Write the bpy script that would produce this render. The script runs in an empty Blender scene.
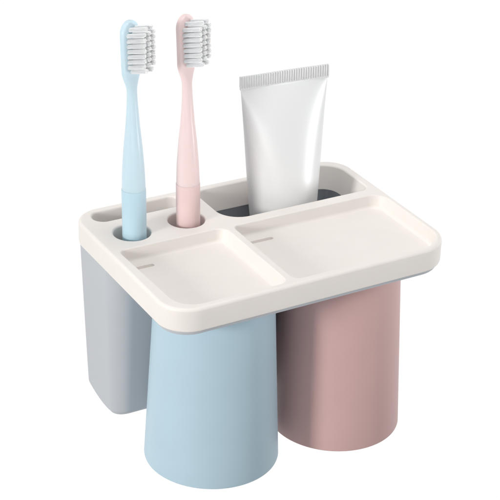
import bpy, bmesh, math, random
from mathutils import Vector, Matrix
random.seed(4)
scene = bpy.context.scene
C = scene.collection
PI = math.pi

# ------------------------------------------------------------------ materials
def srgb(r, g, b):
    f = lambda c: (c / 255 / 12.92) if c / 255 <= .04045 else ((c / 255 + .055) / 1.055) ** 2.4
    return (f(r), f(g), f(b), 1)

def plastic(name, col, rough=.45, bump=.02, scale=2600, sss=0.0, coat=0.0, spec=.4, tint=.03, metallic=0.0, mottle=60, strength_dist=.0004):
    m = bpy.data.materials.new(name); m.use_nodes = True
    nt = m.node_tree; n = nt.nodes; l = nt.links
    b = n['Principled BSDF']
    b.inputs['Roughness'].default_value = rough
    b.inputs['Specular IOR Level'].default_value = spec
    b.inputs['Coat Weight'].default_value = coat
    b.inputs['Coat Roughness'].default_value = .25
    b.inputs['Metallic'].default_value = metallic
    if sss:
        b.inputs['Subsurface Weight'].default_value = sss
        b.inputs['Subsurface Scale'].default_value = .0025
        b.inputs['Subsurface Radius'].default_value = (1, .85, .75)
    tc = n.new('ShaderNodeTexCoord')
    n1 = n.new('ShaderNodeTexNoise'); n1.inputs['Scale'].default_value = mottle; n1.inputs['Detail'].default_value = 3
    l.new(tc.outputs['Object'], n1.inputs['Vector'])
    mix = n.new('ShaderNodeMix'); mix.data_type = 'RGBA'
    mix.inputs['A'].default_value = tuple(c * (1 - tint) for c in col[:3]) + (1,)
    mix.inputs['B'].default_value = tuple(min(1, c * (1 + tint)) for c in col[:3]) + (1,)
    l.new(n1.outputs['Fac'], mix.inputs['Factor']); l.new(mix.outputs['Result'], b.inputs['Base Color'])
    n2 = n.new('ShaderNodeTexNoise'); n2.inputs['Scale'].default_value = scale; n2.inputs['Detail'].default_value = 2
    l.new(tc.outputs['Object'], n2.inputs['Vector'])
    bp = n.new('ShaderNodeBump'); bp.inputs['Strength'].default_value = bump; bp.inputs['Distance'].default_value = strength_dist
    l.new(n2.outputs['Fac'], bp.inputs['Height']); l.new(bp.outputs['Normal'], b.inputs['Normal'])
    rr = n.new('ShaderNodeMapRange'); rr.inputs['To Min'].default_value = rough - .04; rr.inputs['To Max'].default_value = rough + .04
    l.new(n1.outputs['Fac'], rr.inputs['Value']); l.new(rr.outputs['Result'], b.inputs['Roughness'])
    return m

M = {}
M['ivory'] = plastic('ivory_plastic', (.825, .785, .750, 1), rough=.5, sss=.12, bump=.05)
M['grey'] = plastic('grey_plastic', (.49, .515, .55, 1), rough=.42, bump=.05)
M['blue'] = plastic('matte_blue_plastic', (.47, .63, .725, 1), rough=.48, bump=.06)
M['pink'] = plastic('matte_pink_plastic', (.65, .425, .41, 1), rough=.48, bump=.06)
M['brush_blue'] = plastic('pale_blue_plastic', (.56, .715, .795, 1), rough=.29, sss=.25, bump=0)
M['grip_blue'] = plastic('blue_grip_plastic', (.49, .68, .78, 1), rough=.35, sss=.1, bump=.02)
M['grip_pink'] = plastic('pink_grip_plastic', (.77, .585, .58, 1), rough=.35, sss=.1, bump=.02)
M['brush_pink'] = plastic('pale_pink_plastic', (.80, .645, .64, 1), rough=.29, sss=.25, bump=0)
M['bristle'] = plastic('white_bristle', (.985, .988, .99, 1), rough=.5, sss=.6, bump=0)
M['tube'] = plastic('white_satin_tube', (.77, .78, .79, 1), rough=.40, bump=0, spec=.4, metallic=.10, mottle=20, tint=.01)
M['crimp'] = plastic('pressed_tube_end', (.70, .71, .72, 1), rough=.5, bump=0, tint=.01)
M['cap'] = plastic('white_cap', (.8, .8, .8, 1), rough=.4)

# ------------------------------------------------------------------ helpers
def finish(name, bm, mat, parent=None, angle=35, weighted=True):
    bmesh.ops.recalc_face_normals(bm, faces=bm.faces)
    me = bpy.data.meshes.new(name); bm.to_mesh(me); bm.free()
    return link(name, me, mat, parent, angle, weighted)

def link(name, me, mat, parent=None, angle=35, weighted=True):
    me.materials.clear(); me.materials.append(mat)
    me.shade_smooth(); me.set_sharp_from_angle(angle=math.radians(angle))
    o = bpy.data.objects.new(name, me); C.objects.link(o)
    if weighted:
        w = o.modifiers.new('wn', 'WEIGHTED_NORMAL'); w.keep_sharp = True; w.weight = 90
    if parent: o.parent = parent
    return o

def thing(name, label, cat, loc=(0, 0, 0), group=None):
    o = bpy.data.objects.new(name, None); C.objects.link(o); o.location = loc
    o.empty_display_size = .01
    o['label'] = label; o['category'] = cat
    if group: o['group'] = group
    return o

def tag(o, label, cat, group=None):
    o['label'] = label; o['category'] = cat
    if group: o['group'] = group

def rpoly(pts, rad, off=0.0, seg=12):
    """convex polygon given counter-clockwise, moved outwards by off, each corner rounded"""
    n = len(pts); L = []
    for i in range(n):
        a = Vector(pts[i]); b = Vector(pts[(i + 1) % n]); d = (b - a).normalized()
        nn = Vector((d.y, -d.x)); L.append((a + nn * off, d))
    out = []
    for i in range(n):
        p, d = L[i - 1]; q, e = L[i]
        den = d.x * e.y - d.y * e.x
        t = ((q.x - p.x) * e.y - (q.y - p.y) * e.x) / den
        v = p + d * t
        r = max(rad[i] + off, 1e-4)
        ang = math.acos(max(-1, min(1, d.dot(e))))
        cut = r * math.tan(ang / 2)
        s = v - d * cut
        cen = s + Vector((-d.y, d.x)) * r
        a0 = math.atan2(s.y - cen.y, s.x - cen.x)
        for k in range(seg + 1):
            a = a0 + ang * k / seg
            out.append((cen.x + r * math.cos(a), cen.y + r * math.sin(a)))
    return out

def loft(bm, loops, cap0=True, cap1=True):
    vs = [[bm.verts.new(p) for p in L] for L in loops]
    n = len(loops[0])
    for a, b in zip(vs, vs[1:]):
        for i in range(n):
            bm.faces.new((a[i], a[(i + 1) % n], b[(i + 1) % n], b[i]))
    if cap0: bm.faces.new(vs[0][::-1])
    if cap1: bm.faces.new(vs[-1])
    return vs

def rect(x0, x1, y0, y1): return [(x0, y0), (x1, y0), (x1, y1), (x0, y1)]

def solid(pts, rad, prof, seg=12):
    """prof: list of (offset, z)"""
    bm = bmesh.new()
    loft(bm, [[(x, y, z) for x, y in rpoly(pts, rad, o, seg)] for o, z in prof])
    bmesh.ops.recalc_face_normals(bm, faces=bm.faces)
    me = bpy.data.meshes.new('tmp'); bm.to_mesh(me); bm.free()
    return bpy.data.objects.new('tmp', me)

def cut(base, cutters):
    C.objects.link(base)
    for c in cutters:
        C.objects.link(c)
        m = base.modifiers.new('b', 'BOOLEAN'); m.operation = 'DIFFERENCE'; m.solver = 'EXACT'; m.object = c
    dg = bpy.context.evaluated_depsgraph_get(); dg.update()
    me = bpy.data.meshes.new_from_object(base.evaluated_get(dg))
    for o in [base] + cutters: bpy.data.objects.remove(o, do_unlink=True)
    return me

def flare(r, z, n=6):
    """cutter profile that rounds over the top edge with radius r ending at height z"""
    return [(r * (1 - math.cos(a * PI / 2 / n)), z - r + r * math.sin(a * PI / 2 / n)) for a in range(n + 1)]

# ------------------------------------------------------------------ holder
W, D = .160, .1148
LIDB = -.0127; PLB = -.0149
holder = thing('toothbrush_holder', 'ivory and grey plastic holder with two shallow trays, round holes and slots', 'holder', (W / 2, 0, PLB))
inv = Matrix.Translation(-holder.location)

def put(o):
    o.parent = holder; o.matrix_parent_inverse = inv
    return o

R0 = 0.0017
outer = [(-.0002, -.1168), (W, -.1142), (W, 0), (0, 0)]
orad = [.0155, .0190, .0150, .0150]
prof = [(-.0012, LIDB)] + [(-.0008, LIDB + .0002), (-.0002, LIDB + .0007), (0, LIDB + .0014)]
prof += [(-.0004, -R0 - .0005)] if False else []
for k in range(0, 9):
    a = k * PI / 2 / 8
    prof.append((-R0 + R0 * math.cos(a), -R0 + R0 * math.sin(a)))
lid = solid(outer, orad, prof, 20)

def tray_cut(x0, x1, y0, y1, rad, skew=0, depth=.0066):
    # draft wall 12 degrees, 3 mm floor fillet, rounded lip
    p = []
    fr = .0022; dr = .0012
    for k in range(0, 8):
        a = k * PI / 2 / 7
        p.append((-dr - fr + fr * math.sin(a), -depth + fr - fr * math.cos(a)))
    p.append((-dr * .25, -.0016))
    p += [(o, z) for o, z in flare(.0008, 0.0)]
    p.append((.0008, .004))
    return solid([(x0 + skew, y0), (x1, y0), (x1, y1), (x0, y1)], rad, p, 16)

def through(pts, rad, draft=.0012, lip=.0011, seg=16):
    p = [(-draft, LIDB - .004), (-draft, LIDB), (-.0001, -lip - .0002)] + flare(lip, 0.0) + [(lip, .004)]
    return solid(pts, rad, p, seg)

HOLES = ((.0197, -.0330), (.0505, -.0322)); HR = .0095
BIG = rect(.0690, .1545, -.0420, -.0047); BIGR = [.0125, .0050, .0130, .0080]
cutters = [
    tray_cut(.0051, .0637, -.1122, -.0486, [.0115, .0045, .0055, .0035], .0022),
    tray_cut(.0682, .1566, -.1112, -.0493, [.004, .0150, .008, .0035]),
    through(rect(.0085, .0590, -.0163, -.0043), [.0059] * 4),
    through(BIG, BIGR, draft=.0034),
]
for hx, hy in HOLES:
    cutters.append(through(rect(hx - HR, hx + HR, hy - HR, hy + HR), [HR * .9999] * 4, draft=.0004, lip=.0009))
for (x0, x1, yy) in ((.0088, .0197, -.0576), (.0722, .0865, -.0582)):
    p = [(-.0001, -.0081), (0, -.0074), (.0002, -.0066), (.0004, -.0060), (.0004, -.002)]
    cutters.append(solid(rect(x0, x1, yy - .0011, yy + .0011), [.00105] * 4, p, 6))
put(link('tray_top', cut(lid, cutters), M['ivory'], None, 32))

# grey plate under the ivory top, open over the storage box
plate = solid(outer, orad, [(-.0028, PLB), (-.0020, PLB + .0003), (-.0016, PLB + .0010), (-.0016, LIDB - .0001)], 20)
BX0, BX1, BY0, BY1 = .0040, .1560, -.0450, -.0010
bp_ = rect(BX0, BX1, BY0, BY1); br_ = [.011, .011, .004, .004]
hole = solid(bp_, br_, [(-.0022, PLB - .01), (-.0022, LIDB + .01)], 16)
put(link('base_plate', cut(plate, [hole]), M['grey'], None, 32))

# storage box: tapered, open at the top
def box_loop(t, off, z):
    x0 = BX0 + .0036 * t; x1 = BX1 - .0036 * t; y0 = BY0 + .0058 * t
    dz = .0060 * max(0, t) ** 6      # the underside bellies down a little between back and front
    P = rpoly(rect(x0, x1, y0, BY1), [.011 - .003 * t, .011 - .003 * t, .004, .004], off, 16)
    Q = []
    for i, p in enumerate(P):
        Q.append(p)
        if i % 17 == 16:                 # keep points along the straight runs so the belly can curve
            q = P[(i + 1) % len(P)]
            Q += [(p[0] + (q[0] - p[0]) * k / 12, p[1] + (q[1] - p[1]) * k / 12) for k in range(1, 12)]
    return [(x, y, z + dz * ((y + .0235) / .0235) ** 2) for x, y in Q]
ZT, ZB, ZF = PLB - .0001, -.1062, -.0290
loops = []
f = .0035
for k in range(0, 7):
    a = k * PI / 2 / 6
    z = ZB + f - f * math.cos(a)
    loops.append(box_loop((ZT - z) / (ZT - ZB), -f + f * math.sin(a), z))
for k in range(1, 9):
    z = ZB + f + (ZT - ZB - f) * k / 8
    loops.append(box_loop((ZT - z) / (ZT - ZB), 0, z))
for k in range(0, 7):
    z = ZT + (ZF - ZT) * k / 6
    loops.append(box_loop((ZT - z) / (ZT - ZB), -.0015, z))
bm = bmesh.new(); loft(bm, loops)
put(finish('storage_box', bm, M['grey'], None, 40))

# ------------------------------------------------------------------ cups (upside down, hanging under the plate)
def lathe(prof, n=128, wob=None):
    bm = bmesh.new(); rings = []
    for r, z in prof:
        if r < 1e-6: rings.append([bm.verts.new((0, 0, z))])
        else: rings.append([bm.verts.new((r * math.cos(2 * PI * i / n), r * math.sin(2 * PI * i / n), z)) for i in range(n)])
    for a, b in zip(rings, rings[1:]):
        for i in range(n):
            j = (i + 1) % n
            if len(a) == 1: bm.faces.new((a[0], b[j], b[i]))
            elif len(b) == 1: bm.faces.new((a[i], a[j], b[0]))
            else: bm.faces.new((a[i], a[j], b[j], b[i]))
    return bm

def cup_mesh(r_top, r_rim, H):
    t = .0020; fr = .0022
    P = [(0, 0), (r_top - fr, 0)]
    for k in range(1, 7):
        a = k * PI / 2 / 6; P.append((r_top - fr + fr * math.sin(a), -fr + fr * math.cos(a)))
    for k in range(1, 12): P.append((r_top + (r_rim - r_top) * k / 12, -fr - (H - fr - .0008) * k / 12))
    P.append((r_rim, -H + .0008))
    for k in range(1, 7):
        a = k * PI / 6; P.append((r_rim - t / 2 + t / 2 * math.cos(a), -H + .0008 - .0008 * math.sin(a)))
    P += [(r_top - t, -.004), (r_top - t - .002, -.0025), (0, -.0025)]
    return lathe(P)

CUPS = ((.0439, -.0760, 'matte light blue cup hanging upside down under the left tray', 'blue'),
        (.1178, -.0760, 'dusty pink cup hanging upside down under the right tray', 'pink'))
for x, y, lab, mt in CUPS:
    o = finish('rinse_cup', cup_mesh(.0298, .0346, .0973), M[mt], None, 50)
    o.location = (x, y, PLB - .0002)
    tag(o, lab, 'cup', 'rinse cups hanging under the holder')

# ------------------------------------------------------------------ toothbrushes
TH = math.radians(56)
yaw = math.radians(29.97)
Rv = Vector((math.cos(yaw), -math.sin(yaw), 0)); Cv = Vector((-math.sin(yaw), -math.cos(yaw), 0))
NV = (Rv * math.sin(TH) + Cv * math.cos(TH)); AV = (Rv * math.cos(TH) - Cv * math.sin(TH))

def interp(tab, z):
    for (a, b) in zip(tab, tab[1:]):
        if z <= b[0]:
            t = (z - a[0]) / (b[0] - a[0]); t = max(0, min(1, t)); s = t * t * (3 - 2 * t)
            return [p + (q - p) * s for p, q in zip(a[1:], b[1:])]
    return list(tab[-1][1:])

def lerp(tab, z):
    for (a, b) in zip(tab, tab[1:]):
        if z <= b[0]:
            t = max(0, (z - a[0]) / (b[0] - a[0]))
            return [p + (q - p) * t for p, q in zip(a[1:], b[1:])]
    return list(tab[-1][1:])

def brush(base, zj, ztop, lean, label, mat):
    """base: point on the box floor; zj: joint height; ztop: tip (world z)"""
    floor = base[2]
    root = thing('toothbrush', label, 'toothbrush', base, 'toothbrushes in the holder')
    n = 48
    # grip
    zj_ = zj - floor; T = ztop - floor
    P = [(0, 0), (.0045, 0), (.0057, .0006), (.0061, .002), (.0061, zj_ - .0003), (.0060, zj_), (0, zj_)]
    finish('grip', lathe(P, n), M['grip_' + mat],  root, 50)
    # neck and head in one surface
    hb = T - .0280                       # where the head starts to widen
    L0 = .0215
    pts = [(zj_ + .00002, .00592, .00592), (zj_ + .0004, .0059, .0059), (zj_ + .010, .0056, .0056), (zj_ + .022, .0048, .0047), (zj_ + .034, .0037, .0034),
           (zj_ + .045, .0029, .0026), (hb - .008, .0028, .0023)]
    loops = []
    zs = [zj_ + .00002, zj_ + .0004]
    z = zj_ + .002
    while z < hb - .008: zs.append(z); z += .003
    for z in zs: loops.append((z,) + tuple(lerp(pts, z)) + (2.0, 0.0))
    # head: half width, half thickness, superellipse power, offset backwards
    K = 16
    for k in range(K + 1):
        t = k / K; z = hb - .008 + t * .012
        s = t * t * (3 - 2 * t)
        loops.append((z, .0028 + (.0062 - .0028) * s, .0023 + (.0021 - .0023) * s, 2.0 + 1.2 * s, .0))
    zc = T - .0062
    z = hb + .006
    while z < zc: loops.append((z, .0062, .0021, 3.2, 0)); z += .002
    for k in range(0, 11):
        a = k * PI / 2 / 10 * .985
        loops.append((zc + .0062 * math.sin(a), .0062 * math.cos(a), .0021 * (max(.0, math.cos(a)) ** .45), 3.2, 0))
    bm = bmesh.new(); L = []
    for z, w, t, p, o in loops:
        ring = []
        bend = -.0012 * max(0, (z - zj_ - .04) / (T - zj_ - .04)) ** 1.5
        for i in range(n):
            a = 2 * PI * i / n; c, s = math.cos(a), math.sin(a)
            e = 2 / p
            u = w * math.copysign(abs(c) ** e, c); v = t * math.copysign(abs(s) ** e, s)
            q = AV * u + NV * (v + bend); ring.append((q.x, q.y, z))
        L.append(ring)
    loft(bm, L)
    head = finish('head', bm, M['brush_' + mat], root, 60, False)
    # bristle tufts
    bm = bmesh.new()
    rows = 9; pitch = .00262; z0 = T - .0040
    ND = (NV * math.cos(math.radians(15)) + Vector((0, 0, 1)) * math.sin(math.radians(15)))
    for r in range(rows):
        zc_ = z0 - r * pitch
        cols = (-.0036, -.0000, .0036)
        if r in (0, rows - 1): cols = (-.0020, .0018)
        for c in cols:
            R_ = .00098
            spots = [(0, 0)] + [(R_ * .38 * math.cos(a), R_ * .38 * math.sin(a)) for a in [k * PI / 3 for k in range(6)]] \
                + [(R_ * .72 * math.cos(a), R_ * .72 * math.sin(a)) for a in [k * PI / 6 for k in range(12)]] \
                + [(R_ * math.cos(a), R_ * math.sin(a)) for a in [k * PI / 11 for k in range(22)]]
            ln0 = .0106 + random.uniform(-.0002, .0002)
            for (du, dz) in spots:
                rad = .00015
                ln = ln0 + random.uniform(-.0004, .0002) - .0004 * (du * du + dz * dz) / R_ ** 2
                base_ = AV * (c + du) + NV * .0012 + Vector((0, 0, zc_ + dz))
                sp = .06
                tip = AV * (c + du * (1 + sp) + random.uniform(-.00006, .00006)) + NV * .0012 + ND * (.0009 + ln) + Vector((0, 0, zc_ + dz * (1 + sp) + random.uniform(-.00006, .00006)))
                v0 = []; v1 = []; v2 = []
                for k in range(5):
                    a = k * 2 * PI / 5
                    d = AV * math.cos(a) + Vector((0, 0, math.sin(a)))
                    v0.append(bm.verts.new(base_ + d * rad)); v1.append(bm.verts.new(tip + d * rad)); v2.append(bm.verts.new(tip + d * rad * .45 + ND * .0002))
                for A, B in ((v0, v1), (v1, v2)):
                    for k in range(5): bm.faces.new((A[k], A[(k + 1) % 5], B[(k + 1) % 5], B[k]))
                bm.faces.new(v2)
    for v in bm.verts: v.co += NV * (-.0010)
    finish('bristles', bm, M['bristle'], head, 60, False)
    root.rotation_euler = lean
    return root

brush((.0207, -.0345, ZF), .0247, .1118, (0, math.radians(-.75), 0), 'pale blue toothbrush with white bristles standing in the left round hole', 'blue')
brush((.0514, -.0338, ZF), .0213, .1100, (0, math.radians(-1.15), 0), 'pale pink toothbrush with white bristles standing in the round hole beside the tube slot', 'pink')

# ------------------------------------------------------------------ toothpaste tube, cap down
tube = thing('toothpaste_tube', 'plain white squeeze tube with ribbed crimped end up, standing cap down in the wide slot', 'tube', (.1131, -.0235, ZF))
tube.rotation_euler = (0, math.radians(-1.5), math.radians(-7))
zt = .0612 - ZF                     # foot of the crimp
zs0 = .0125                          # shoulder
half = .0242; n = 96
rr = .0173
def tube_loop(z):
    t = max(0, min(1, (z - zs0) / (zt - zs0)))        # 0 shoulder, 1 crimp
    s = t ** .9
    a = rr + (half - rr) * s
    th = rr * (1 - t ** 1.6) ** .80 + .0006
    out = []
    for i in range(n):
        u = 2 * PI * i / n; c, si = math.cos(u), math.sin(u)
        p = 2 + .15 * t
        x = a * math.copysign(abs(c) ** (2 / p), c); y = th * math.copysign(abs(si) ** (2 / (p - .45 * t)), si)
        out.append((x, y, z))
    return out
bm = bmesh.new()
loops = [[(x * .45, y * .45, zs0 - .0030) for x, y, z in tube_loop(zs0)], [(x * .95, y * .95, zs0 - .0012) for x, y, z in tube_loop(zs0)]]
K = 70
for k in range(K + 1): loops.append(tube_loop(zs0 + (zt - zs0) * k / K))
loft(bm, loops)
finish('tube_body', bm, M['tube'], tube, 70, False)
# crimp: pressed flat, vertical ribs on both faces
bm = bmesh.new()
nr = 37; top = .0065; N = nr * 6
x0, x1 = -half - .0002, half + .0002
def fr(x, s):
    ph = (x - x0) / (x1 - x0) * nr
    return s * (.00072 + .00040 * math.cos(2 * PI * ph))
rowsz = [zt - .0008, zt + .0002, zt + .0006, zt + top - .0003, zt + top]
G = {}
for s in (-1, 1):
    for j, z in enumerate(rowsz):
        for i in range(N + 1):
            x = x0 + (x1 - x0) * i / N
            y = fr(x, s) if 2 <= j <= 3 else s * .00070 * (1 if j < 2 else .5)
            wav = .0002 * math.sin(x * 170 + 1)
            G[s, j, i] = bm.verts.new((x, y + wav, z ))
    for j in range(4):
        for i in range(N):
            q = (G[s, j, i], G[s, j, i + 1], G[s, j + 1, i + 1], G[s, j + 1, i])
            bm.faces.new(q)
for i in range(N):
    bm.faces.new((G[-1, 4, i], G[-1, 4, i + 1], G[1, 4, i + 1], G[1, 4, i]))
    bm.faces.new((G[-1, 0, i], G[-1, 0, i + 1], G[1, 0, i + 1], G[1, 0, i]))
for i in (0, N):
    for j in range(4): bm.faces.new((G[-1, j, i], G[-1, j + 1, i], G[1, j + 1, i], G[1, j, i]))
finish('crimped_end', bm, M['crimp'], tube, 80, False)
finish('cap', lathe([(0, 0), (.0135, 0), (.0145, .001), (.0125, .0105), (.0115, .0115), (0, .0115)], 64), M['cap'], tube, 40)

# ------------------------------------------------------------------ camera (solved from the photograph)
cam = bpy.data.cameras.new('camera'); co = bpy.data.objects.new('camera', cam); C.objects.link(co)
px, py, pz = -.3062, -.7165, .3858
yw, pt, rl, fpx = .5231, .4808, .0323, 1698.4
F = Vector((math.sin(yw) * math.cos(pt), math.cos(yw) * math.cos(pt), -math.sin(pt)))
R = Vector((math.cos(yw), -math.sin(yw), 0)); U = R.cross(F)
R2 = R * math.cos(rl) + U * math.sin(rl); U2 = -R * math.sin(rl) + U * math.cos(rl)
mw = Matrix((R2, U2, -F)).transposed().to_4x4(); mw.translation = (px, py, pz)
co.matrix_world = mw
cam.sensor_width = 36; cam.lens = fpx / 500 * 36; cam.clip_start = .01; cam.clip_end = 100
scene.camera = co

# ------------------------------------------------------------------ studio surround, lamps and added fills
w = bpy.data.worlds.new('World'); scene.world = w; w.use_nodes = True
nt = w.node_tree; nd = nt.nodes; lk = nt.links
bg = nd['Background']
tc = nd.new('ShaderNodeTexCoord')
dot = nd.new('ShaderNodeVectorMath'); dot.operation = 'DOT_PRODUCT'
Fh = Vector((F.x, F.y, -.35)).normalized()
dot.inputs[1].default_value = tuple(Fh)
lk.new(tc.outputs['Generated'], dot.inputs[0])
mr = nd.new('ShaderNodeMapRange'); mr.interpolation_type = 'SMOOTHSTEP'
mr.inputs['From Min'].default_value = .15; mr.inputs['From Max'].default_value = .65
mr.inputs['To Min'].default_value = .45; mr.inputs['To Max'].default_value = 1.02
lk.new(dot.outputs['Value'], mr.inputs['Value'])
lk.new(mr.outputs['Result'], bg.inputs['Strength'])
bg.inputs['Color'].default_value = (1, 1, 1, 1)

def area(name, loc, target, size, power, col=(1, 1, 1), spread=180):
    d = bpy.data.lights.new(name, 'AREA'); d.shape = 'DISK'; d.size = size; d.energy = power; d.color = col
    d.spread = math.radians(spread)
    o = bpy.data.objects.new(name, d); C.objects.link(o); o.location = loc
    o.rotation_euler = (Vector(target) - Vector(loc)).to_track_quat('-Z', 'Y').to_euler()
    return o
area('key_lamp', (-1.05, -.36, .26), (.03, -.08, -.07), .24, 1.20, (1, .975, .95), 70)
area('front_fill', (-.55, -.95, -.05), (.06, -.08, -.08), .5, .06, (1, .985, .97), 90)  # weak added fill to lift the cup fronts and the pink cup's shaded side
area('top_lamp', (.25, -.10, 1.0), (.08, -.05, 0), .6, 4.6, (1, .99, .98))

def spot(name, loc, target, radius, power, deg, col=(1, 1, 1)):
    d = bpy.data.lights.new(name, 'SPOT'); d.energy = power; d.color = col; d.shadow_soft_size = radius
    d.spot_size = math.radians(deg); d.spot_blend = 1
    o = bpy.data.objects.new(name, d); C.objects.link(o); o.location = loc
    o.rotation_euler = (Vector(target) - Vector(loc)).to_track_quat('-Z', 'Y').to_euler()
spot('tube_fill_spot', (.88, -.62, -.03), (.098, -.022, .100), .18, 52, 15)  # added narrow spot that brightens the right of the tube from below lid level
spot('brush_fill_spot', (-.50, -.98, .02), (.030, -.033, .108), .10, 26, 9)  # added narrow spot to whiten the bristles, no such source known

scene.view_settings.view_transform = 'Standard'; scene.view_settings.look = 'None'
scene.view_settings.exposure = 0; scene.view_settings.gamma = 1
scene.cycles.max_bounces = 8; scene.cycles.diffuse_bounces = 5
